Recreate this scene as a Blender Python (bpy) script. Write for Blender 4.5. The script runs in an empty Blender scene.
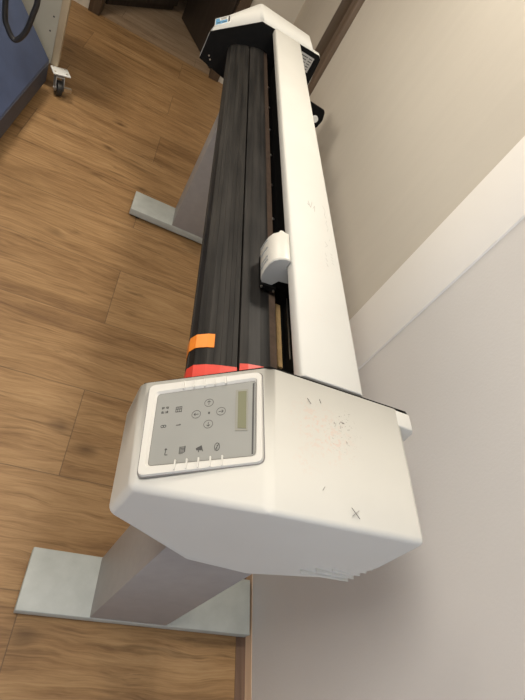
import bpy, bmesh, math, random
from mathutils import Vector, Matrix
random.seed(7)
sc = bpy.context.scene
COL = sc.collection

# ------------------------------------------------------------------ materials
def new_mat(name):
    m = bpy.data.materials.new(name); m.use_nodes = True
    nt = m.node_tree; nt.nodes.clear()
    out = nt.nodes.new('ShaderNodeOutputMaterial'); b = nt.nodes.new('ShaderNodeBsdfPrincipled')
    nt.links.new(b.outputs[0], out.inputs[0])
    return m, nt, b
class G:
    """small node-graph helper"""
    def __init__(s, nt): s.nt = nt
    def n(s, t, **k):
        x = s.nt.nodes.new(t)
        for a, v in k.items(): setattr(x, a, v)
        return x
    def put(s, sock, v):
        if isinstance(v, bpy.types.NodeSocket): s.nt.links.new(v, sock)
        elif v is not None: sock.default_value = v
    def math(s, op, a, b=None, c=None, clamp=False):
        x = s.n('ShaderNodeMath', operation=op); x.use_clamp = clamp
        s.put(x.inputs[0], a); s.put(x.inputs[1], b)
        if c is not None: s.put(x.inputs[2], c)
        return x.outputs[0]
    def mix(s, f, a, b, mode='MIX'):
        x = s.n('ShaderNodeMix', data_type='RGBA', blend_type=mode)
        s.put(x.inputs[0], f); s.put(x.inputs[6], a); s.put(x.inputs[7], b)
        return x.outputs[2]
    def noise(s, vec, scale, detail=4, rough=.55, dist=0):
        x = s.n('ShaderNodeTexNoise'); s.put(x.inputs['Vector'], vec)
        x.inputs['Scale'].default_value = scale; x.inputs['Detail'].default_value = detail
        x.inputs['Roughness'].default_value = rough; x.inputs['Distortion'].default_value = dist
        return x.outputs[0]
    def ramp(s, f, stops):
        x = s.n('ShaderNodeValToRGB'); s.put(x.inputs[0], f)
        e = x.color_ramp.elements
        while len(e) < len(stops): e.new(.5)
        for i, (p, c) in enumerate(stops): e[i].position = p; e[i].color = (*c, 1) if len(c) == 3 else c
        return x.outputs[0]
    def mapping(s, vec, scale=(1, 1, 1), loc=(0, 0, 0), rot=(0, 0, 0)):
        x = s.n('ShaderNodeMapping'); s.put(x.inputs[0], vec)
        x.inputs['Scale'].default_value = scale; x.inputs['Location'].default_value = loc; x.inputs['Rotation'].default_value = rot
        return x.outputs[0]
    def bump(s, h, strength, dist, bsdf):
        x = s.n('ShaderNodeBump'); s.put(x.inputs['Height'], h)
        x.inputs['Strength'].default_value = strength; x.inputs['Distance'].default_value = dist
        s.nt.links.new(x.outputs[0], bsdf.inputs['Normal'])
def world_pos(g): return g.n('ShaderNodeNewGeometry').outputs['Position']
def obj_pos(g): return g.n('ShaderNodeTexCoord').outputs['Object']

def paint(name, col, rough=.5, metal=0, var=.06, scale=9, bump=.0, bscale=300, spec=.5):
    m, nt, b = new_mat(name); g = G(nt); p = world_pos(g)
    f = g.noise(p, scale, 5)
    lo = tuple(c * (1 - var) for c in col); hi = tuple(min(1, c * (1 + var)) for c in col)
    c = g.ramp(f, [(.3, lo), (.7, hi)])
    nt.links.new(c, b.inputs['Base Color'])
    b.inputs['Roughness'].default_value = rough; b.inputs['Metallic'].default_value = metal
    b.inputs['Specular IOR Level'].default_value = spec
    if bump: g.bump(g.noise(p, bscale, 3), bump, .001, b)
    return m

def wood_floor(name, pal, row=.3535, length=1.38, off=.03, jx=.10, swap=False, seam=.0016, tint=1):
    m, nt, b = new_mat(name); g = G(nt); p = world_pos(g)
    sep = g.n('ShaderNodeSeparateXYZ'); g.put(sep.inputs[0], p)
    X, Y = sep.outputs[0], sep.outputs[1]
    if swap: X, Y = Y, X
    v = g.math('DIVIDE', g.math('SUBTRACT', Y, off), row)
    r = g.math('FLOOR', v)
    par = g.math('MODULO', g.math('ADD', r, 100), 2)
    u = g.math('ADD', g.math('DIVIDE', g.math('SUBTRACT', X, jx), length), g.math('MULTIPLY', par, .5))
    c = g.math('FLOOR', u)
    fu = g.math('SUBTRACT', u, c); fv = g.math('SUBTRACT', v, r)
    du = g.math('MULTIPLY', g.math('MINIMUM', fu, g.math('SUBTRACT', 1, fu)), length)
    dv = g.math('MULTIPLY', g.math('MINIMUM', fv, g.math('SUBTRACT', 1, fv)), row)
    gap = g.math('LESS_THAN', g.math('MINIMUM', du, dv), seam)
    comb = g.n('ShaderNodeCombineXYZ'); g.put(comb.inputs[0], c); g.put(comb.inputs[1], r)
    wn = g.n('ShaderNodeTexWhiteNoise'); g.put(wn.inputs[0], comb.outputs[0]); rnd = wn.outputs[0]
    # each board shifts its grain
    gp = g.n('ShaderNodeCombineXYZ'); g.put(gp.inputs[0], X); g.put(gp.inputs[1], Y); g.put(gp.inputs[2], g.math('MULTIPLY', rnd, 37))
    warp = g.noise(g.mapping(gp.outputs[0], (1.6, 5, 1)), 1.3, 3)
    wc = g.n('ShaderNodeCombineXYZ'); g.put(wc.inputs[1], g.math('MULTIPLY', warp, .09))
    vadd = g.n('ShaderNodeVectorMath', operation='ADD'); g.put(vadd.inputs[0], gp.outputs[0]); g.put(vadd.inputs[1], wc.outputs[0])
    q = vadd.outputs[0]
    fine = g.noise(g.mapping(q, (6, 120, 1)), 1, 6, .7)
    mid = g.noise(g.mapping(q, (1.6, 13, 1)), 1, 5, .6, .8)
    big = g.noise(g.mapping(q, (1.2, 5, 1)), 1, 3, .5)
    t = g.math('ADD', g.math('ADD', g.math('MULTIPLY', fine, .44), g.math('MULTIPLY', mid, .36)), g.math('MULTIPLY', big, .20))
    t = g.math('ADD', t, g.math('MULTIPLY', g.math('SUBTRACT', rnd, .5), .05))
    col = g.ramp(t, [(.34, pal[0]), (.45, pal[1]), (.54, pal[2]), (.66, pal[3])])
    # knots
    vo = g.n('ShaderNodeTexVoronoi', feature='F1'); g.put(vo.inputs['Vector'], g.mapping(q, (2.6, 5.5, 1)))
    vo.inputs['Scale'].default_value = 1.0; vo.inputs['Randomness'].default_value = 1
    k = g.ramp(vo.outputs['Distance'], [(.0, (1, 1, 1)), (.045, (.75, .75, .75)), (.16, (0, 0, 0))])
    kk = g.math('MULTIPLY', k, g.math('MULTIPLY', g.noise(q, 9, 2), 1.25))
    col = g.mix(kk, col, (pal[0][0] * .40, pal[0][1] * .36, pal[0][2] * .33, 1))
    sm = g.noise(g.mapping(q, (1.3, 14, 1), (3, 7, 0)), 2.0, 5, .65, 1.2)
    col = g.mix(g.ramp(sm, [(.57, (0, 0, 0)), (.70, (.6, .6, .6))]), col, (pal[0][0] * .7, pal[0][1] * .68, pal[0][2] * .65, 1))
    col = g.mix(g.math('MULTIPLY', gap, .6), col, (.07, .045, .028, 1))
    nt.links.new(col, b.inputs['Base Color'])
    b.inputs['Roughness'].default_value = .55; b.inputs['Specular IOR Level'].default_value = .35
    h = g.math('SUBTRACT', g.math('MULTIPLY', fine, .3), gap)
    g.bump(h, .25, .0015, b)
    return m

def wood(name, c0, c1, axis='z', rough=.5):
    m, nt, b = new_mat(name); g = G(nt); p = world_pos(g)
    s = {'z': (40, 40, 2.5), 'y': (40, 2.5, 40), 'x': (2.5, 40, 40)}[axis]
    f = g.noise(g.mapping(p, s), 1, 6, .6, .5)
    nt.links.new(g.ramp(f, [(.3, c0), (.7, c1)]), b.inputs['Base Color'])
    b.inputs['Roughness'].default_value = rough; g.bump(f, .15, .001, b)
    return m

def plaster(name, col, streak=.05, vertical=True, bump=.25, bs=120, warm=None, stains=False):
    m, nt, b = new_mat(name); g = G(nt); p = world_pos(g)
    f = g.noise(g.mapping(p, (1, 9, 1.1) if vertical else (1, 1, 1)), 2.2, 6, .62)
    f2 = g.noise(p, 1.7, 3)
    t = g.math('ADD', g.math('MULTIPLY', f, .6), g.math('MULTIPLY', f2, .4))
    c = g.ramp(t, [(.36, tuple(x * (1 - streak) for x in col)), (.62, tuple(min(1, x * (1 + streak)) for x in col))])
    if warm:
        c = g.mix(g.ramp(g.noise(g.mapping(p, (1, 2.4, 1.3), (4, 2, 0)), 1.6, 3), [(.5, (0, 0, 0)), (.72, (.7, .7, .7))]), c, (*warm, 1))
    nt.links.new(c, b.inputs['Base Color'])
    b.inputs['Roughness'].default_value = .75; b.inputs['Specular IOR Level'].default_value = .25
    g.bump(g.math('ADD', g.noise(p, bs, 4), g.math('MULTIPLY', f, .8)), bump, .002, b)
    return m

def worn_white(name, col, smudges=(), rough=.5):
    """white powder coat with scuffs that sit where they were rubbed in (world positions x, y, radius, strength)"""
    m, nt, b = new_mat(name); g = G(nt); p = world_pos(g)
    f = g.noise(p, 6, 5)
    c = g.ramp(f, [(.35, tuple(x * .97 for x in col)), (.65, col)])
    sep = g.n('ShaderNodeSeparateXYZ'); g.put(sep.inputs[0], p)
    zs = g.math('GREATER_THAN', sep.outputs[2], 1.03)
    for (x, y, r, st, dark) in smudges:
        dx = g.math('SUBTRACT', sep.outputs[0], x); dy = g.math('SUBTRACT', sep.outputs[1], y)
        d = g.math('DIVIDE', g.math('SQRT', g.math('ADD', g.math('MULTIPLY', dx, dx), g.math('MULTIPLY', dy, dy))), r)
        fall = g.math('SUBTRACT', 1, d, clamp=True)
        sp = g.noise(p, 210 if dark else 150, 3, .7)
        th = .60 if dark else .52
        mk = g.ramp(sp, [(th, (0, 0, 0)), (th + .07, (1, 1, 1))])
        a = g.math('MULTIPLY', g.math('MULTIPLY', g.math('MULTIPLY', mk, fall), st, clamp=True), zs)
        c = g.mix(a, c, (.11, .10, .10, 1) if dark else (.60, .50, .45, 1))
    nt.links.new(c, b.inputs['Base Color'])
    b.inputs['Roughness'].default_value = rough; b.inputs['Specular IOR Level'].default_value = .3
    g.bump(g.noise(p, 500, 2), .06, .0005, b)
    return m

M = {}
M['floor'] = wood_floor('oak_laminate', [(.130, .070, .029), (.232, .132, .056), (.315, .190, .085), (.405, .260, .127)])
M['floor2'] = wood_floor('pale_oak_laminate', [(.19, .125, .075), (.29, .205, .13), (.36, .265, .175), (.43, .33, .23)], row=.19, off=4.7, jx=.2, swap=False)
M['beige'] = plaster('beige_plaster', (.57, .54, .475), .022, True, .14, 60)
M['greywall'] = plaster('grey_plaster', (.65, .64, .625), .02, False, .2, 140)
M['band'] = plaster('white_band_paint', (.83, .82, .79), .012, False, .08, 90)
M['ceiling'] = plaster('ceiling_paint', (.8, .78, .75), .02, False, .1, 90)
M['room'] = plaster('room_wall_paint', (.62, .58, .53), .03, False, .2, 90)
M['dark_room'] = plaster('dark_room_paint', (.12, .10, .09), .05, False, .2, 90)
M['trimwood'] = wood('brown_trim_wood', (.060, .040, .026), (.105, .073, .048), 'z', .45)
M['darkwood'] = wood('dark_stained_wood', (.030, .022, .017), (.060, .045, .035), 'z', .5)
M['baseboard'] = wood('brown_baseboard', (.11, .065, .042), (.19, .12, .082), 'y', .5)
M['rawwood'] = wood('raw_pine_edge', (.66, .46, .30), (.80, .60, .42), 'y', .6)
M['white'] = worn_white('white_housing_paint', (.58, .583, .552), [(.365, .395, .055, 1.0, False), (.395, .372, .05, .9, False), (.420, .415, .03, 1.5, True), (.415, .385, .04, .8, True), (.345, .33, .03, .5, False)])
M['whitebeam'] = worn_white('white_beam_paint', (.565, .568, .538), [(.44, .95, .05, .12, False), (.42, .80, .05, .2, False), (.40, .65, .06, .2, False)])
M['frame'] = paint('panel_frame_plastic', (.58, .575, .54), .5, var=.02)
M['overlay'] = paint('grey_keypad_foil', (.265, .272, .258), .38, var=.03)
M['lcd'] = paint('lcd_glass', (.185, .19, .125), .25, var=.03)
M['lcdframe'] = paint('lcd_rim', (.24, .24, .21), .5, var=.02)
M['ink'] = paint('icon_ink', (.055, .055, .055), .5)
M['pencil'] = paint('pencil_grey', (.34, .335, .32), .7)
M['scratch'] = paint('scratch_and_gap_shade', (.17, .165, .16), .6)  # real scratches, and the painted gap shade round the keypad bezel
M['black'] = paint('black_plate', (.004, .004, .004), .6, var=.2, scale=40, spec=.12)
M['rubber'] = paint('black_rubber', (.018, .018, .018), .45, var=.25, scale=60)
M['red'] = paint('red_band', (.56, .045, .028), .42, var=.07, scale=30)
M['orange'] = paint('orange_tape', (.74, .22, .022), .4, var=.07, scale=60)
M['brownstrip'] = paint('brown_cutting_strip', (.10, .070, .052), .5, var=.2, scale=60)
M['steel'] = paint('steel', (.62, .60, .56), .3, 1, .05)
M['brass'] = paint('tan_strip', (.50, .34, .16), .5, var=.15, scale=70)
M['carr'] = paint('carriage_plastic', (.58, .575, .53), .35, var=.02)
M['carrgrey'] = paint('carriage_grey', (.36, .37, .36), .45, var=.03)
M['stand'] = paint('grey_stand_powdercoat', (.30, .295, .295), .5, var=.05, scale=25, bump=.12, bscale=500)
M['foot'] = paint('grey_foot_powdercoat', (.40, .425, .40), .5, var=.08, scale=18, bump=.12, bscale=400)
M['label_blue'] = paint('sticker_blue', (.10, .30, .52), .4, var=.3, scale=60)
M['label_white'] = paint('sticker_white', (.72, .74, .73), .4, var=.03)
M['silver'] = paint('rating_plate_silver', (.42, .42, .41), .4, .3, .04)
M['blue'] = paint('blue_cabinet_paint', (.062, .088, .170), .6, var=.12, scale=7, bump=.1)
M['bluedark'] = paint('dark_blue_skirt', (.050, .058, .085), .6, var=.1, scale=9)
M['cartgrey'] = paint('cart_panel_grey', (.37, .36, .30), .6, var=.05, scale=8)
M['cartbeige'] = paint('cart_edge_beige', (.42, .345, .235), .6, var=.05, scale=14)
M['glow'] = None
m, nt, b = new_mat('lamp_glow'); b.inputs['Base Color'].default_value = (1, .95, .85, 1)
b.inputs['Emission Color'].default_value = (1, .86, .68, 1); b.inputs['Emission Strength'].default_value = 6; M['glow'] = m

# platen: dusty ribbed rubber
def platen_mat(name, base, dust):
    m, nt, b = new_mat(name); g = G(nt); p = world_pos(g)
    f = g.noise(g.mapping(p, (75, 2.2, 45)), 1, 5, .6)
    f2 = g.noise(g.mapping(p, (14, 5, 14)), 1, 4, .6)
    t = g.math('ADD', g.math('MULTIPLY', f, .62), g.math('MULTIPLY', f2, .38))
    nt.links.new(g.ramp(t, [(.40, base), (.62, dust)]), b.inputs['Base Color'])
    b.inputs['Roughness'].default_value = .5; b.inputs['Specular IOR Level'].default_value = .25
    g.bump(g.noise(g.mapping(p, (25, 12, 25)), 1, 4), .1, .002, b)
    return m
M['platen'] = platen_mat('dusty_black_platen', (.0035, .0035, .0035), (.022, .0205, .0185))
M['platen2'] = platen_mat('dusty_dark_grey_bed', (.006, .006, .006), (.027, .025, .023))

# ------------------------------------------------------------------ object helpers
def obj(name, bm, mat, parent=None, smooth=False):
    me = bpy.data.meshes.new(name)
    bmesh.ops.recalc_face_normals(bm, faces=bm.faces)
    bm.to_mesh(me); bm.free()
    for mm in (mat if isinstance(mat, (list, tuple)) else [mat]): me.materials.append(mm)
    o = bpy.data.objects.new(name, me); COL.objects.link(o)
    if smooth:
        for p in me.polygons: p.use_smooth = True
    if parent:
        o.parent = parent; o.matrix_parent_inverse = Matrix.Translation(-world_loc(parent))
    return o
def world_loc(o):
    v = Vector((0, 0, 0))
    return o.matrix_basis.translation.copy() if not o.parent else Vector(o.get('_w', (0, 0, 0)))
def bevel(o, w, seg=3, ang=30):
    md = o.modifiers.new('bevel', 'BEVEL'); md.width = w; md.segments = seg; md.limit_method = 'ANGLE'; md.angle_limit = math.radians(ang)
    md.harden_normals = False
    for p in o.data.polygons: p.use_smooth = True
    return o
def bevel_outer(o, w, y_in, seg=4):
    """bevel every edge except the rim lying in the plane y = y_in"""
    me = o.data; at = me.attributes.new('bevel_weight_edge', 'FLOAT', 'EDGE')
    for e in me.edges:
        a, b = (me.vertices[i].co.y for i in e.vertices)
        at.data[e.index].value = 0.0 if abs(a - y_in) < 1e-4 and abs(b - y_in) < 1e-4 else 1.0
    md = o.modifiers.new('bevel', 'BEVEL'); md.width = w; md.segments = seg; md.limit_method = 'WEIGHT'
    for p in me.polygons: p.use_smooth = True
    md2 = o.modifiers.new('normals', 'WEIGHTED_NORMAL'); md2.keep_sharp = False
    return o
def empty(name, loc, label, cat, group=None):
    o = bpy.data.objects.new(name, None); COL.objects.link(o); o.location = loc; o.empty_display_size = .1
    o.matrix_basis = Matrix.Translation(loc)
    o['label'] = label; o['category'] = cat
    if group: o['group'] = group
    return o
def tag(o, label=None, cat=None, group=None, kind=None):
    if label: o['label'] = label
    if cat: o['category'] = cat
    if group: o['group'] = group
    if kind: o['kind'] = kind
    return o
def part(name, bm, mat, parent, **k):
    """child mesh written in world coordinates (parents are unrotated empties or meshes at the origin)"""
    o = obj(name, bm, mat, None, k.get('smooth', False))
    o.parent = parent
    o.matrix_parent_inverse = Matrix.Translation(-(parent.location if parent.type == 'EMPTY' else Vector((0, 0, 0))))
    if parent.type != 'EMPTY': o.matrix_parent_inverse = Matrix.Identity(4)
    if k.get('label'): o['label'] = k['label']
    return o
def box(bm, x0, x1, y0, y1, z0, z1):
    vs = [bm.verts.new(p) for p in ((x0, y0, z0), (x1, y0, z0), (x1, y1, z0), (x0, y1, z0), (x0, y0, z1), (x1, y0, z1), (x1, y1, z1), (x0, y1, z1))]
    for f in ((0, 3, 2, 1), (4, 5, 6, 7), (0, 1, 5, 4), (1, 2, 6, 5), (2, 3, 7, 6), (3, 0, 4, 7)): bm.faces.new([vs[i] for i in f])
    return vs
def BOX(*a):
    bm = bmesh.new(); box(bm, *a); return bm
def prism(bm, prof, y0, y1):
    """profile of (x, z) extruded along y"""
    a = [bm.verts.new((x, y0, z)) for x, z in prof]; b = [bm.verts.new((x, y1, z)) for x, z in prof]
    n = len(prof); bm.faces.new(a); bm.faces.new(b[::-1])
    for i in range(n): bm.faces.new((a[i], b[i], b[(i + 1) % n], a[(i + 1) % n]))
def PRISM(prof, y0, y1):
    bm = bmesh.new(); prism(bm, prof, y0, y1); return bm
def loft(r0, r1):
    bm = bmesh.new(); a = [bm.verts.new(p) for p in r0]; b = [bm.verts.new(p) for p in r1]; n = len(a)
    bm.faces.new(a); bm.faces.new(b[::-1])
    for i in range(n): bm.faces.new((a[i], b[i], b[(i + 1) % n], a[(i + 1) % n]))
    return bm
def cyl(bm, p0, p1, r, seg=20, r1=None):
    p0 = Vector(p0); p1 = Vector(p1); d = (p1 - p0)
    rot = d.to_track_quat('Z', 'Y').to_matrix().to_4x4()
    bmesh.ops.create_cone(bm, cap_ends=True, segments=seg, radius1=r, radius2=r if r1 is None else r1, depth=d.length,
                          matrix=Matrix.Translation((p0 + p1) / 2) @ rot)
def tube(pts, r, seg=12, res=8):
    """smooth tube through points (Catmull-Rom)"""
    P = [Vector(p) for p in pts]; Q = []
    for i in range(len(P) - 1):
        a = P[max(i - 1, 0)]; b = P[i]; c = P[i + 1]; d = P[min(i + 2, len(P) - 1)]
        for k in range(res):
            t = k / res
            Q.append(.5 * ((2 * b) + (c - a) * t + (2 * a - 5 * b + 4 * c - d) * t * t + (3 * b - a - 3 * c + d) * t ** 3))
    Q.append(P[-1]); bm = bmesh.new(); rings = []; up = None
    for i, q in enumerate(Q):
        t = (Q[min(i + 1, len(Q) - 1)] - Q[max(i - 1, 0)]).normalized()
        if up is None: up = t.orthogonal().normalized()
        up = (up - t * up.dot(t)).normalized(); s = t.cross(up)
        rings.append([bm.verts.new(q + (up * math.cos(6.28318 * k / seg) + s * math.sin(6.28318 * k / seg)) * r) for k in range(seg)])
    for a, b in zip(rings, rings[1:]):
        for k in range(seg): bm.faces.new((a[k], a[(k + 1) % seg], b[(k + 1) % seg], b[k]))
    bm.faces.new(rings[0]); bm.faces.new(rings[-1][::-1])
    return bm
def struct(name, bm, mat): return tag(obj(name, bm, mat), kind='structure')

# ------------------------------------------------------------------ the room
WX = .80           # face of the right-hand wall
FY = 4.66          # wall with the doorway
struct('floor', BOX(-3.0, .82, -2.0, FY + .02, -.05, 0), M['floor'])
struct('floor_hallway', BOX(-3.0, 2.2, FY + .02, 8.0, -.05, -.001), M['floor2'])
struct('ceiling', BOX(-3.0, 2.2, -2.0, 8.0, 2.6, 2.7), M['ceiling'])
struct('wall_right', BOX(WX, WX + .15, -2.0, .918, 0, 2.6), M['greywall'])
o = struct('trim_band', BOX(WX - .006, WX + .15, .918, 1.128, 0, 2.6), M['band']); bevel(o, .003, 2)
struct('wall_right_beige', BOX(WX + .004, WX + .15, 1.128, FY, 0, 2.6), M['beige'])
struct('wall_left', BOX(-3.1, -3.0, -2.0, 8.0, 0, 2.6), M['room'])
struct('wall_back', BOX(-3.0, WX + .15, -2.1, -2.0, 0, 2.6), M['room'])
DL, DR = -.72, .36
bm = bmesh.new(); box(bm, -3.0, DL, FY, FY + .12, 0, 2.6); struct('wall_far_left', bm, M['beige'])
bm = bmesh.new(); box(bm, DR + .07, WX + .15, FY, FY + .12, 0, 2.6); struct('wall_far_right', bm, M['beige'])
bm = bmesh.new(); box(bm, DL, DR + .07, FY, FY + .12, 2.12, 2.6); struct('wall_far_lintel', bm, M['beige'])
o = struct('trim_doorway_right', BOX(DR - .02, DR + .07, FY - .03, FY + .14, 0, 2.12), M['trimwood']); bevel(o, .004, 2)
o = struct('trim_doorway_left', BOX(DL, DL + .09, FY - .03, FY + .14, 0, 2.12), M['trimwood']); bevel(o, .004, 2)
o = struct('trim_doorway_top', BOX(DL + .09, DR - .02, FY - .03, FY + .14, 2.03, 2.12), M['trimwood'])
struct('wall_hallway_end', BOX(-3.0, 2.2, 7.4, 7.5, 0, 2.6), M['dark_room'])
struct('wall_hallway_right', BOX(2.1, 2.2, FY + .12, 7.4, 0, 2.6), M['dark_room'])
# wide brown casing on the right wall: a darker board and a lighter raised one
o = struct('trim_casing', BOX(WX - .016, WX + .01, 3.15, 3.43, 0, 2.6), M['trimwood']); bevel(o, .003, 2)
o = struct('trim_casing_raised', BOX(WX - .028, WX + .01, 3.045, 3.15, 0, 2.6), wood('light_brown_trim', (.095, .066, .045), (.155, .112, .078), 'z')); bevel(o, .004, 2)
# baseboard: brown face, raw wood edge on top
o = struct('trim_floor_strip', BOX(.765, WX - .001, -1.99, 3.04, 0, .003), M['baseboard'])
o = struct('baseboard_right', BOX(WX - .0015, WX + .002, -1.99, 3.04, 0.003, .046), M['rawwood'])

# dark door leaf swung open in the hallway
d = empty('hallway_door', (.345, 4.84, 0), 'dark brown door leaf swung open behind the far doorway', 'door')
v = Vector((-.06 - .34, 5.80 - 4.84, 0)).normalized(); n = Vector((v.y, -v.x, 0)) * .02
def slab(p, v, n, l0, l1, z0, z1):
    a = Vector(p) + v * l0; b2 = Vector(p) + v * l1
    return loft([a - n + Vector((0, 0, z0)), a + n + Vector((0, 0, z0)), b2 + n + Vector((0, 0, z0)), b2 - n + Vector((0, 0, z0))],
                [a - n + Vector((0, 0, z1)), a + n + Vector((0, 0, z1)), b2 + n + Vector((0, 0, z1)), b2 - n + Vector((0, 0, z1))])
bevel(part('door_panel', slab((.345, 4.84, 0), v, n, 0, .95, .006, 2.02), M['darkwood'], d), .003, 2)
for zz in (.25, 1.75): part('hinge', slab((.345, 4.84, 0), v, n * 1.25, -.012, .012, zz, zz + .1), M['steel'], d)
bm = bmesh.new(); hp = Vector((.345, 4.84, 1.0)) + v * .88
cyl(bm, hp - n * 3.2, hp + n * 3.2, .011); box(bm, hp.x - .055, hp.x + .055, hp.y - .01 - .07, hp.y + .01 - .07, .99, 1.01)
part('door_handle', bm, M['steel'], d)
# dark cabinet beyond the doorway
c = empty('dark_cabinet', (-.5, 5.3, 0), 'low dark brown wooden cabinet seen through the far doorway', 'cabinet')
A0 = Vector((-.62, 4.95, 0)); V = Vector((-.085 + .62, 5.84 - 4.95, 0)).normalized(); N = Vector((-V.y, V.x, 0)) * .20
def cab(l0, l1, z0, z1, off=0, th=1): return slab(A0 + N * (th) + N.normalized() * off, V, N * th, l0, l1, z0, z1)
bevel(part('carcass', cab(0, .98, .05, .72, .012, .97), M['darkwood'], c), .004, 2)
part('plinth', cab(.01, .97, 0, .05, .03, .9), M['darkwood'], c)
bevel(part('cabinet_top', cab(-.01, .99, .72, .745, -.01, 1.04), M['trimwood'], c), .003, 2)
for k in range(2):
    dd = part('cabinet_door', cab(.01 + k * .485, .485 + k * .485, .06, .71, -.006, .045), M['darkwood'], c)
    part('knob', cab(.43 + k * .09 , .45 + k * .09, .42, .44, -.03, .06), M['steel'], dd)

# ceiling lamps that light the room
def lamp(x, y, r, power, col, label):
    e = empty('ceiling_lamp', (x, y, 2.6), label, 'lamp', 'round ceiling lamps')
    bm = bmesh.new(); cyl(bm, (x, y, 2.575), (x, y, 2.6), r + .02, 40); part('lamp_housing', bm, M['white'], e, smooth=False)
    bm = bmesh.new(); cyl(bm, (x, y, 2.568), (x, y, 2.5755), r, 40); part('diffuser', bm, M['glow'], e)
    L = bpy.data.lights.new('lamp_light', 'AREA'); L.shape = 'DISK'; L.size = r * 2; L.energy = power; L.color = col
    lo = bpy.data.objects.new('lamp_light', L); COL.objects.link(lo); lo.location = (x, y, 2.56)
    return e
lamp(.44, 1.7, .15, 26, (1, .91, .78), 'round white ceiling lamp above the middle of the plotter')
lamp(-1.2, 3.0, .25, 36, (1, .88, .73), 'round white ceiling lamp above the blue machine')
lamp(-.75, .4, .45, 28, (1, .96, .90), 'very wide unseen round fill lamp added over the open floor left of the plotter')  # out-of-view lamp, added and widened as soft fill for the near wall
# unseen window behind the camera, added as cool fill light
gm, nt, b = new_mat('fill_glow_pane'); b.inputs['Base Color'].default_value = (.8, .85, .9, 1); b.inputs['Emission Color'].default_value = (.86, .91, 1, 1); b.inputs['Emission Strength'].default_value = .5
bm = bmesh.new()
for a in ((-1.26, -1.2, .74, 2.26), (.70, .76, .74, 2.26), (-.28, -.22, .8, 2.2), (-1.2, .70, .74, .80), (-1.2, .70, 2.2, 2.26)): box(bm, a[0], a[1], -2.0, -1.95, a[2], a[3])
wf = struct('fill_window_1', bm, M['frame'])
tag(part('fill_window_pane', BOX(-1.2, .70, -1.995, -1.985, .8, 2.2), gm, wf))
L = bpy.data.lights.new('window_fill_light', 'AREA'); L.shape = 'RECTANGLE'; L.size = 1.9; L.size_y = 1.4; L.energy = 21; L.color = (.72, .82, 1)
lo = bpy.data.objects.new('window_fill_light', L); COL.objects.link(lo); lo.location = (-.25, -1.94, 1.5); lo.rotation_euler = (math.radians(90), 0, 0)

# ------------------------------------------------------------------ the plotter
PL = empty('vinyl_cutting_plotter', (.43, 1.38, 0), 'long white and black floor-standing cutting plotter on grey legs along the wall', 'plotter')
P = lambda name, bm, mat, **k: part(name, bm, mat, PL, **k)
yN, yF = .475, 2.352
prof = [(.122, .963), (.287, 1.097), (.545, 1.099), (.585, .950), (.580, .845), (.405, .790), (.282, .806), (.126, .855)]
proff = [(.107, .958), (.287, 1.094), (.545, 1.099), (.585, .950), (.580, .845), (.405, .790), (.282, .806), (.104, .842)]
outer = [(.133, .296, .965), (.283, .238, 1.094), (.543, .243, 1.095), (.583, .258, .945), (.578, .262, .850), (.405, .264, .788), (.282, .262, .806), (.128, .298, .86)]
# near housing
hn = P('end_housing', loft([(x, yN, z) for x, z in prof], outer), M['white'], label='near white end housing with the keypad'); bevel_outer(hn, .011, yN)
LIP = [(.535, 1.0988), (.568, 1.0985), (.577, 1.088), (.589, .99), (.589, .93), (.54, .93)]
bevel(part('housing_lip', PRISM(LIP, yN - .034, yN - .0005), M['white'], hn), .003, 3)
def grow(pf, d):
    cx_ = sum(p[0] for p in pf) / len(pf); cz_ = sum(p[1] for p in pf) / len(pf)
    out = []
    for x, z in pf:
        v = Vector((x - cx_, z - cz_)); v = v * (1 + d / v.length); out.append((cx_ + v.x, cz_ + v.y))
    return out
ipro = [(.120, .963), (.287, 1.097), (.568, 1.099), (.580, 1.088), (.589, .95), (.582, .845), (.405, .790), (.282, .806), (.108, .860)]
P('side_plate', PRISM([(.126, .963), (.287, 1.0972), (.560, 1.0992), (.580, 1.088), (.585, .95), (.578, .845), (.405, .794), (.282, .810), (.134, .858)], yN, yN + .0025), M['black'], label='black side plate facing the rollers at the near end')
# far housing, mirrored
mir = lambda y: yF + (yN - y)
hf = P('end_housing', loft([(x, yF, z) for x, z in proff], [(x, mir(y) + dy, z) for (x, y, z), dy in zip(outer, (.025, .045, .012, .01, .01, .01, .01, .01))]), M['white'], label='far plain white end housing'); bevel_outer(hf, .011, yF)
bevel(part('housing_lip', PRISM(LIP, yF + .0005, yF + .034), M['white'], hf), .003, 3)
sp = P('side_plate', PRISM([(.109, .958), (.287, 1.092)] + grow(ipro, -.002)[2:-1] + [(.106, .843)], yF - .007, yF), M['black'], label='black side plate facing the rollers at the far end')
for x, z in ((.140, .872), (.150, .860)):
    bm = bmesh.new(); cyl(bm, (x, yF - .0085, z), (x, yF - .007, z), .0035, 14); part('screw', bm, M['steel'], sp)
rp = part('rating_plate', BOX(.490, .553, yF - .009, yF - .007, 1.015, 1.078), M['silver'], sp, label='silver rating plate with lines of small print')
for k in range(5):
    z = 1.069 - k * .011
    for a, b2 in ((.494, .528), (.531, .549)): part('print_line', BOX(a, b2 - random.random() * .008, yF - .0094, yF - .009, z - .0022, z + .0015), M['ink'], rp)
# louvres on the near housing
for k, (x0, z) in enumerate(((.478, .854), (.500, .871), (.522, .890), (.540, .908), (.562, .926))):
    o = part('louvre', BOX(x0, .580, .2588, .268, z - .0016, z + .0016), M['white'], hn); bevel(o, .0005, 1)

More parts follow.
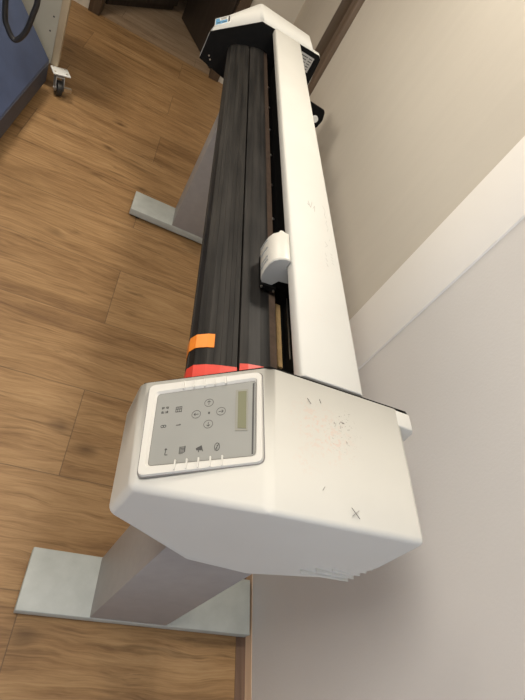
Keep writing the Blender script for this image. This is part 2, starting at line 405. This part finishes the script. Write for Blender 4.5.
# ---- keypad in the plane of the sloping front
A = Vector((.120, 0, .963)); B = Vector((.287, 0, 1.097)); S = (B - A).normalized(); Nn = Vector((-S.z, 0, S.x))
def pp(s, y, h): q = A + S * s + Nn * h; return Vector((q.x, y, q.z))
def plate(bm, ring, h0, h1):
    a = [bm.verts.new(pp(s, y, h0)) for s, y in ring]; b = [bm.verts.new(pp(s, y, h1)) for s, y in ring]; n = len(a)
    bm.faces.new(a); bm.faces.new(b[::-1])
    for i in range(n): bm.faces.new((a[i], b[i], b[(i + 1) % n], a[(i + 1) % n]))
def rr(pts, r=.006, k=5):
    """round the corners of a ring"""
    out = []; n = len(pts)
    for i in range(n):
        p = Vector(pts[i]); a = (Vector(pts[i - 1]) - p).normalized(); b = (Vector(pts[(i + 1) % n]) - p).normalized()
        p0 = p + a * r; p2 = p + b * r
        for j in range(k + 1):
            t = j / k; q = p0 * (1 - t) ** 2 + p * 2 * t * (1 - t) + p2 * t * t; out.append((q.x, q.y))
    return out
OUT = [(.018, .4655), (.2015, .4665), (.2035, .3105), (.024, .3065)]
INN = [(.0345, .4465), (.1915, .4515), (.1905, .3235), (.0375, .3235)]
ro, ri = rr(OUT, .010), rr(INN, .006)
bm = bmesh.new()
H0, H1 = -.001, .0042
vo = [bm.verts.new(pp(s, y, H0)) for s, y in ro]; vt = [bm.verts.new(pp(s * .985 + .0017, y * .985 + .0058, H1)) for s, y in ro]
vi = [bm.verts.new(pp(s, y, H1)) for s, y in rr([(a - (.004 if a < .1 else -.003), b + (.004 if b > .4 else -.004)) for a, b in INN], .008)]
vb = [bm.verts.new(pp(s, y, H0)) for s, y in ri]; n = len(vo)
for r0, r1 in ((vo, vt), (vt, vi), (vi, vb), (vb, vo)):
    for i in range(n): bm.faces.new((r0[i], r1[i], r1[(i + 1) % n], r0[(i + 1) % n]))
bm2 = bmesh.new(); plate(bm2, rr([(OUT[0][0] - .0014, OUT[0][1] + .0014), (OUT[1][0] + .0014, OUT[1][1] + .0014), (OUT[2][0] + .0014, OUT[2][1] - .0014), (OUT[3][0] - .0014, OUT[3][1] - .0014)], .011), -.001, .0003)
part('bezel_gap_shade', bm2, M['scratch'], hn, label='thin dark plate drawn as the shade in the gap around the bezel')  # dark plate paints the shadow of the gap around the bezel
kf = part('keypad_frame', bm, M['frame'], hn, label='raised white bezel around the keypad')
for i in range(5):
    f = i / 4
    for (s0, y0, y1) in ((.0769 + .0680 * f, .4495, .4640), (.0786 + .0674 * f, .3105, .3255)):
        bm = bmesh.new(); plate(bm, [(s0 - .0010, y0), (s0 + .0010, y0), (s0 + .0010, y1), (s0 - .0010, y1)], .003, .0064)
        part('bezel_rib', bm, M['frame'], kf)
bm = bmesh.new(); plate(bm, ri, -.0005, .0006)
kp = part('keypad', bm, M['overlay'], hn, label='grey membrane keypad with printed symbols')
bm = bmesh.new(); plate(bm, rr([(.1605, .4375), (.1800, .4370), (.1802, .3635), (.1612, .3655)], .002), .0005, .0016)
part('display_rim', bm, M['lcdframe'], hn)
bm = bmesh.new(); plate(bm, [(.1645, .4340), (.1775, .4335), (.1778, .3670), (.1652, .3690)], .0015, .0022)
part('display', bm, M['lcd'], hn, label='blank olive green display strip')
bm = bmesh.new(); plate(bm, [(.1868, .4470), (.1895, .4480), (.1885, .3255), (.1860, .3255)], .0006, .0010)
part('dark_edge', bm, M['ink'], hn)
# printed symbols
bm = bmesh.new()
def done():
    global bm
    part('printed_symbol', bm, M['ink'], kp); bm = bmesh.new()
def seg(s0, y0, s1, y1, w=.0007):
    d = Vector((s1 - s0, y1 - y0)); l = d.length; d /= l; nn = Vector((-d.y, d.x)) * w / 2 * 1.0
    a = Vector((s0, y0)); b2 = Vector((s1, y1)); plate(bm, [tuple(a - nn), tuple(b2 - nn), tuple(b2 + nn), tuple(a + nn)], .0005, .0009)
def ring(s, y, r, w=.0007, k=20, sy=1.0):
    for i in range(k):
        a0, a1 = 6.2832 * i / k, 6.2832 * (i + 1) / k
        seg(s + r * math.cos(a0), y + r * sy * math.sin(a0), s + r * math.cos(a1), y + r * sy * math.sin(a1), w)
def arrow(s, y, dx, dy, L=.0036):
    seg(s - dx * L, y - dy * L, s + dx * L, y + dy * L, .0009)
    ex, ey = s + dx * L, y + dy * L
    for sg in (1, -1):
        seg(ex, ey, ex - dx * L * .7 + sg * dy * L * .7, ey - dy * L * .7 + sg * dx * L * .7, .0009)
for (s, y, dx, dy) in ((.1192, .4201, 0, 1), (.1007, .4015, -1, 0), (.1389, .4021, 1, 0), (.1207, .3818, 0, -1)):
    ring(s, y, .0068); arrow(s, y, dx, dy); done()
plate(bm, rr([(.1190, .4035), (.1220, .4035), (.1220, .3995), (.1190, .3995)], .0012), .0005, .0009)
done()
# four little arrows
for dx, dy in ((1, 1), (1, -1), (-1, 1), (-1, -1)):
    arrow(.0500 + dx * .0032, .4155 + dy * .0032, dx * .7, 0, .0028)
    seg(.0500 + dx * .0055, .4155 + dy * .0052, .0500 + dx * .001, .4155 + dy * .0052, .0011)
done()
# grid sheet
s, y = .0727, .4136
for (a, b2, c2, d2) in ((-.005, .005, .004, .005), (-.005, -.004, .004, -.004), (-.005, .005, -.005, -.004), (.004, .005, .004, -.005), (-.002, .005, -.002, -.004), (.001, .005, .001, -.004), (-.005, .001, .004, .001)):
    seg(s + a, y + b2, s + c2, y + d2, .0010)
done()
# 8 and 1 printed sideways
ring(.0495, .3862, .0021, .0009, 14); ring(.0532, .3862, .0021, .0009, 14); done()
seg(.0712, .3858, .0780, .3858, .0012); seg(.0780, .3858, .0765, .3876, .0010)
done()
# L arrow
seg(.0606, .3480, .0600, .3375, .0011); seg(.0600, .3375, .0640, .3375, .0011); seg(.0606, .3480, .0588, .3455, .0010); seg(.0606, .3480, .0624, .3455, .0010)
done()
# sheet with hatching
s, y = .0856, .3427
for k in range(5): seg(s - .0042, y + .0050 - k * .0022, s + .0030, y + .0050 - k * .0022, .0010)
seg(s - .0045, y + .006, s - .0045, y - .0055); seg(s + .0035, y + .0065, s + .0035, y - .0035, .0014); seg(s - .0045, y - .0055, s + .001, y - .0055)
done()
# horn
s, y = .1111, .3422
plate(bm, [(s - .0058, y + .0012), (s + .0020, y + .0050), (s + .0035, y - .0030), (s - .0050, y - .0018)], .0005, .0009)
seg(s + .002, y + .005, s + .0048, y - .0045, .0011); seg(s - .002, y - .002, s - .001, y - .0055, .0012)
done()
# leaf with stroke
s, y = .1363, .3425
ring(s, y, .0036, .0010, 16, 1.7); seg(s - .003, y - .0055, s + .003, y + .0055, .0009); seg(s, y + .003, s, y - .006, .0009)
done()
# scratched X and small nicks on the near top
bm = bmesh.new()
def flat(x0, y0, x1, y1, z=1.0992, w=.0008):
    d = Vector((x1 - x0, y1 - y0)); d.normalize(); nn = Vector((-d.y, d.x)) * w / 2
    box_pts = [(x0 - nn.x, y0 - nn.y), (x1 - nn.x, y1 - nn.y), (x1 + nn.x, y1 + nn.y), (x0 + nn.x, y0 + nn.y)]
    a = [bm.verts.new((px, py, z - .0006)) for px, py in box_pts]; b2 = [bm.verts.new((px, py, z + .0002)) for px, py in box_pts]
    bm.faces.new(a); bm.faces.new(b2[::-1])
    for i in range(4): bm.faces.new((a[i], b2[i], b2[(i + 1) % 4], a[(i + 1) % 4]))
flat(.412, .2725, .424, .2585, 1.0977, .0006); flat(.4115, .2605, .4245, .2705, 1.0977, .0006)
part('scratch', bm, M['scratch'], hn, label='thin dark scratched cross')
for a in ((.352, .437, .358, .428, 1.0990, .0007), (.375, .442, .377, .435, 1.0992, .0006), (.366, .288, .370, .294, 1.0978, .0004)):
    bm = bmesh.new(); flat(*a); part('scratch', bm, M['scratch'], hn)

# ---- platen
ribs = []
base = [(.30, .80), (.262, .815), (.242, .838), (.226, .868), (.2135, .896), (.2045, .920), (.2015, .940), (.208, .956), (.226, .9685), (.250, .978), (.280, .987)]
def resample(pts, step):
    P2 = [Vector(p) for p in pts]; out = [P2[0]]; acc = 0
    for a, b in zip(P2, P2[1:]):
        L = (b - a).length; k = max(1, round(L / step))
        for i in range(1, k + 1): out.append(a + (b - a) * i / k)
    return out
R_ = resample(base[1:], .0125)
pf = [(.30, .80)]
for i, p in enumerate(R_):
    pf.append((p.x, p.y))
    if i < len(R_) - 1:
        q = R_[i + 1]; d = (q - p).normalized(); nn = Vector((-d.y, d.x))  # outward is left of travel
        a = p + d * .0012 - nn * 0.0
        pf.append((p.x + d.x * .0007 - nn.x * .0009, p.y + d.y * .0007 - nn.y * .0009))
pf += [(.2800, .80)]
P('front_platen', PRISM([p for p in pf[:-1]] + [(.2805, .86)], yN + .007, yF - .007), M['platen'], label='ribbed black front platen, dusty')
rear = [(.2845, .86), (.2845, .9875), (.300, .9935), (.322, .9985), (.343, .9995), (.343, .86)]
P('rear_platen', PRISM(rear, yN + .007, yF - .007), M['platen2'], label='smooth dark grey rear bed strip')
P('groove', BOX(.2806, .2844, yN + .007, yF - .007, .86, .972), M['black'])
o = P('groove_clip', BOX(.2780, .2870, .500, .520, .97, .9965), M['black']); bevel(o, .001, 2)
# red end band and orange tape: thin skins that follow the platen
def skin(pts, y0, y1, th=.0009, slant=0):
    P2 = [Vector(p) for p in pts]; bm = bmesh.new(); R = []
    for i, p in enumerate(P2):
        t = (P2[min(i + 1, len(P2) - 1)] - P2[max(i - 1, 0)]).normalized(); nn = Vector((-t.y, t.x))
        lo, hi = p + nn * .0002, p + nn * (.0002 + th)
        R.append([bm.verts.new((lo.x, y0, lo.y)), bm.verts.new((hi.x, y0, hi.y)), bm.verts.new((hi.x, y1, hi.y)), bm.verts.new((lo.x, y1, lo.y))])
    for a, b in zip(R, R[1:]):
        for k in range(4): bm.faces.new((a[k], a[(k + 1) % 4], b[(k + 1) % 4], b[k]))
    bm.faces.new(R[0]); bm.faces.new(R[-1][::-1]); return bm
left = [tuple(p) for p in R_]
P('red_band', skin(left, yN + .0072, .552), M['red'], label='red band at the near end of the front platen')
P('red_band', skin([(.2850, .9876), (.300, .9935), (.322, .9985), (.340, .9994)], yN + .0072, .563), M['red'], label='red band at the near end of the rear bed')
P('orange_tape', skin([q for q in left if q[1] > .860 and q[0] < .240], .594, .628), M['orange'], label='strip of orange tape')
P('cutting_strip', BOX(.3435, .3600, yN + .007, yF - .007, .88, .9965), M['brownstrip'])
# trough, carriage rail and its bolts
P('trough', BOX(.3603, .405, yN + .007, yF - .007, .88, .955), M['black'])
rail = P('carriage_rail', BOX(.402, .460, yN + .007, yF - .007, .885, 1.07), M['black'], label='black rail the carriage runs on')
for y in (.98 - .0, 1.15, 1.33, 1.52, 1.71, 1.90, 2.10):
    bm = bmesh.new(); bmesh.ops.create_uvsphere(bm, u_segments=14, v_segments=8, radius=.0052, matrix=Matrix.Translation((.386, y, .9555)) @ Matrix.Diagonal((1, 1, .7, 1)))
    P('bolt', bm, M['steel'], smooth=True)
bm = bmesh.new(); cyl(bm, (.398, .62, .985), (.398, .80, .985), .0018, 10); P('guide_rod', bm, M['steel'])
P('tan_strip', BOX(.3835, .3945, .615, .800, .9552, .9600), M['brass'], label='short tan strip lying in the black trough')
# underside body under the platen
o = P('platen_support', PRISM([(.262, .78), (.262, .798), (.30, .799), (.2805, .858), (.353, .878), (.46, .884), (.50, .86), (.50, .78)], yN + .007, yF - .007), M['black'])
# white cover beam
bt = [(.345, 1.074), (.345, 1.090), (.347, 1.096), (.352, 1.0985), (.462, 1.0995), (.470, 1.096), (.474, 1.088), (.474, .93), (.4605, .93), (.4605, 1.074)]
bmn = P('cover_beam', PRISM(bt, yN + .0072, yF - .0072), M['whitebeam'], label='long white cover beam with faint pencil notes'); bevel(bmn, .002, 2)
# pencil scribble on the beam
def scr(pts, z=1.0992, w=.0016):
    global bm
    bm = bmesh.new()
    for (a, b2), (c2, d2) in zip(pts, pts[1:]): flat(a, b2, c2, d2, z, w * .7)
    part('pencil_note', bm, M['pencil'], bmn, label='faint pencil scribble')
scr([(.402, 1.045), (.408, 1.020), (.414, 1.050)]); scr([(.414, 1.02), (.420, 1.035), (.418, 1.01)]); scr([(.399, 1.032), (.404, 1.028)])
scr([(.4455, 1.055), (.451, 1.035), (.4465, 1.015), (.452, .998), (.447, .980), (.4515, .962), (.4475, .948)], w=.0012)
scr([(.436, .90), (.441, .888), (.435, .880)], w=.0012); scr([(.454, .925), (.449, .912)], w=.0012)
for k in range(4): scr([(.446, .862 - k * .011), (.451, .858 - k * .011)], w=.0016)
for k in range(3): scr([(.431, .855 - k * .018), (.434, .845 - k * .018)], w=.0012)

# ---- carriage
cpf = [(.3135, 1.018), (.307, 1.030), (.305, 1.050), (.306, 1.068), (.311, 1.081), (.320, 1.090), (.332, 1.0945), (.3425, 1.0955), (.3425, 1.0725), (.401, 1.0725), (.401, 1.045), (.346, 1.036), (.338, 1.020)]
cb = P('carriage', PRISM(cpf, .780, .872), M['carr'], label='white rounded tool carriage'); bevel(cb, .003, 3)
part('carriage_side', PRISM([(x + (.0012 if x < .33 else 0), z - (.001 if z > 1.05 else -.001)) for x, z in cpf], .7775, .780), M['carrgrey'], cb, label='grey near side of the carriage')
for y in (.795, .806, .835, .862): part('slot', BOX(.3030, .3070, y, y + .0014, 1.036, 1.066), M['carrgrey'], cb)
bm = bmesh.new(); cyl(bm, (.334, .885, 1.04), (.334, .885, 1.083), .008, 18); box(bm, .328, .342, .870, .893, 1.04, 1.074); part('tool_holder', bm, M['carr'], cb)
bm = bmesh.new(); box(bm, .3145, .350, .772, .872, 1.008, 1.019); box(bm, .346, .402, .785, .87, 1.015, 1.04)
part('carriage_base', bm, M['black'], cb)
for x in (.3175, .346):
    bm = bmesh.new(); cyl(bm, (x, .768, 1.0135), (x, .772, 1.0135), .0025, 10); part('pinch_pin', bm, M['steel'], cb)

# ---- bracket behind the beam
br = P('rear_bracket', PRISM(rr([(.470, 1.010), (.628, 1.003), (.640, .965), (.632, .925), (.470, .925)], .010), 2.046, 2.056), M['black'], label='black rounded bracket sticking out behind the beam')
bm = bmesh.new(); cyl(bm, (.606, 2.040, .957), (.606, 2.046, .957), .014, 24); part('bracket_cap', bm, M['label_white'], br, label='round white cap on the bracket')

# ---- stand
for k, y0 in enumerate((.325, 2.245)):
    y1 = y0 + .165
    nm = 'near' if k == 0 else 'far'
    if k: y0 -= .008
    f = P('foot', BOX(.088 if k == 0 else .056, .790, y0, y1, .012, .050), M['foot'], label=f'{nm} grey foot bar on the floor'); bevel(f, .0025, 2)
    for x in (.105, .74):
        for y in (y0 + .02, y1 - .02):
            bm = bmesh.new(); cyl(bm, (x, y, 0), (x, y, .012), .014, 16); part('foot_pad', bm, M['rubber'], f)
    l = P('leg', BOX(.284, .510, y0 + .001, y1 - .004, .050, .79 if k else .80), M['stand'], label=f'{nm} grey upright leg panel'); bevel(l, .002, 2)
o = P('cross_bar', BOX(.38, .42, .485, 2.246, .55, .65), M['stand']); bevel(o, .003, 2)
# sticker on the far housing
A = Vector((.107, 0, .958)); B = Vector((.287, 0, 1.094)); S = (B - A).normalized(); Nn = Vector((-S.z, 0, S.x))
STK = [(.014, 2.512), (.083, 2.530), (.085, 2.425), (.017, 2.410)]
def sq(a, b2, c2, d2, h0, h1):      # a rectangle inside the sticker, in its own 0-1 frame
    f = lambda u, v: tuple((Vector(STK[3]) * (1 - u) + Vector(STK[2]) * u) * (1 - v) + (Vector(STK[0]) * (1 - u) + Vector(STK[1]) * u) * v)
    bm = bmesh.new(); plate(bm, [f(a, c2), f(b2, c2), f(b2, d2), f(a, d2)], h0, h1); return bm
stk = part('sticker', sq(0, 1, 0, 1, .0002, .0010), M['label_white'], hf, label='white sticker with blue artwork and dark lettering')
part('sticker_artwork', sq(.04, .80, .06, .52, .0010, .0012), M['label_blue'], stk)
part('sticker_artwork', sq(.04, .30, .52, .92, .0010, .0012), M['label_blue'], stk)
for a in ((.36, .78, .80, .88), (.40, .74, .64, .71), (.86, .96, .08, .92), (.14, .36, .22, .34), (.48, .72, .16, .26)):
    part('sticker_lettering', sq(*a, .0012, .0014), M['ink'], stk)

# ------------------------------------------------------------------ blue machine and cart at the left
BM = empty('blue_machine', (-1.0, 2.4, 0), 'dark blue metal machine with a sloping front at the top left corner', 'machine')
bl = part('sloping_body', PRISM([(-.622, .065), (-.622, .185), (-.815, .43), (-1.06, .74), (-1.25, .74), (-1.25, .065)], 1.75, 3.09), M['blue'], BM); bevel(bl, .004, 2)
part('skirt', PRISM([(-.640, .02), (-.618, .06), (-.618, .175), (-.63, .18), (-1.25, .18), (-1.25, .02)], 1.76, 3.085), M['bluedark'], BM, label='darker blue lower skirt')
bevel(part('upper_body', BOX(-1.60, -1.06, 1.75, 3.09, .12, 1.02), M['bluedark'], BM), .006, 2)
for x in (-.72, -1.5):
    for y in (1.85, 3.0):
        bm = bmesh.new(); cyl(bm, (x, y, 0), (x, y, .021 if x > -1 else .121), .025, 16); part('machine_foot', bm, M['rubber'], BM)
# hanging cable loop
part('cable', tube([(-.95, 2.40, 1.028), (-.84, 2.40, 1.03), (-.72, 2.40, .94), (-.690, 2.40, .80), (-.678, 2.40, .60), (-.664, 2.40, .548), (-.630, 2.40, .510), (-.594, 2.40, .556), (-.574, 2.40, .64), (-.566, 2.40, .73), (-.61, 2.40, .92), (-.82, 2.42, 1.04), (-1.08, 2.44, 1.030)], .0115, 12, 8), M['rubber'], BM, smooth=True, label='black cable hanging in a loop')
# cart
CT = empty('rolling_cart', (-.9, 3.3, 0), 'grey panelled cart with beige edges on castors behind the blue machine', 'cart')
gp_ = part('side_panel', BOX(-1.42, -.622, 3.150, 3.168, .1385, .95), M['cartgrey'], CT)
for x, z in ((-.648, .392), (-.655, .312), (-.70, .56), (-.70, .64)):
    bm = bmesh.new(); cyl(bm, (x, 3.149, z), (x, 3.151, z), .005, 12); part('peg_hole', bm, M['ink'], gp_)
bevel(part('edge_post', BOX(-.6215, -.582, 3.146, 3.180, .1385, .95), M['cartbeige'], CT), .003, 2)
bevel(part('edge_post', BOX(-1.46, -1.4205, 3.146, 3.180, .1385, .95), M['cartbeige'], CT), .003, 2)
part('base_board', BOX(-1.46, -.66, 3.181, 3.60, .1385, .155), M['cartgrey'], CT)
part('top_board', BOX(-1.48, -.60, 3.14, 3.62, .951, .975), M['cartbeige'], CT)
def caster(x, y, m=None):
    k = 1.3
    X_ = lambda v: x + v * k; Y_ = lambda v: y + v * k; Z_ = lambda v: v * k
    pt = part('caster', BOX(X_(-.036), X_(.040), Y_(-.034), Y_(.030), Z_(.1005), Z_(.1062)), M['label_white'], CT, label='swivel castor with a pale mounting plate'); bevel(pt, .002, 2)
    for sx in (-1, 1):
        for sy in (-1, 1):
            bm = bmesh.new(); cyl(bm, (X_(sx * .026), Y_(sy * .020), Z_(.106)), (X_(sx * .026), Y_(sy * .020), Z_(.1095)), .0055, 6); part('caster_bolt', bm, M['steel'], pt)
    bm = bmesh.new(); cyl(bm, (x, y, Z_(.088)), (x, y, Z_(.1005)), .024, 20); box(bm, X_(-.019), X_(.019), Y_(-.024), Y_(.018), Z_(.084), Z_(.089))
    for sg in (-1, 1):
        a = [(.018, .088), (-.024, .088), (-.040, .042), (-.030, .024), (-.008, .030)]
        v0 = [bm.verts.new((X_(sg * .0165), Y_(p), Z_(q))) for p, q in a]; v1 = [bm.verts.new((X_(sg * .0195), Y_(p), Z_(q))) for p, q in a]
        bm.faces.new(v0); bm.faces.new(v1[::-1])
        for i in range(5): bm.faces.new((v0[i], v1[i], v1[(i + 1) % 5], v0[(i + 1) % 5]))
    cyl(bm, (X_(-.024), Y_(-.020), Z_(.036)), (X_(.024), Y_(-.020), Z_(.036)), .006, 12)
    part('caster_fork', bm, M['silver'], pt)
    part('brake_pedal', BOX(X_(.012), X_(.046), Y_(-.062), Y_(-.046), Z_(.046), Z_(.062)), M['steel'], pt)
    bm = bmesh.new(); cyl(bm, (X_(-.012), Y_(-.020), Z_(.036)), (X_(.012), Y_(-.020), Z_(.036)), .0439, 32)
    w = part('caster_wheel', bm, M['rubber'], pt); bevel(w, .004, 3)
    bm = bmesh.new(); cyl(bm, (X_(-.0135), Y_(-.020), Z_(.036)), (X_(.0135), Y_(-.020), Z_(.036)), .020, 20); part('hub_cap', bm, M['steel'], pt)
def turn(o, M4):
    if o.type == 'MESH': o.data.transform(M4)
    for c_ in o.children: turn(c_, M4)
caster(-.560, 3.125)
k0 = [o_ for o_ in CT.children if o_.name.startswith('caster')][0]
turn(k0, Matrix.Translation((-.560, 3.125, 0)) @ Matrix.Rotation(math.radians(28), 4, 'Z') @ Matrix.Translation((.560, -3.125, 0))); caster(-.76, 3.55); caster(-1.40, 3.175); caster(-1.40, 3.55)
# ------------------------------------------------------------------ camera and view
Rm = [[0.8806285507122877, -0.0051924670855427926, 0.4737788449856549], [0.3104423897052698, -0.7490797516379755, -0.585239308625173], [0.3579369753803833, 0.6624594810035968, -0.658049054162369]]
cam = bpy.data.cameras.new('camera'); co = bpy.data.objects.new('camera', cam); COL.objects.link(co)
mw = Matrix.Identity(4)
for i in range(3):
    mw[i][0] = Rm[0][i]; mw[i][1] = -Rm[1][i]; mw[i][2] = -Rm[2][i]
mw[0][3], mw[1][3], mw[2][3] = 0, 0, 1.6
co.matrix_world = mw
cam.sensor_fit = 'AUTO'; cam.sensor_width = 36; cam.lens = 24.508; cam.clip_start = .02; cam.clip_end = 50
sc.camera = co
w = bpy.data.worlds.new('world'); sc.world = w; w.use_nodes = True
bg = w.node_tree.nodes['Background']; bg.inputs[0].default_value = (.9, .92, 1, 1); bg.inputs[1].default_value = .12
sc.view_settings.view_transform = 'Standard'; sc.view_settings.look = 'None'; sc.view_settings.gamma = 1; sc.view_settings.use_curve_mapping = False
sc.view_settings.exposure = -0.2
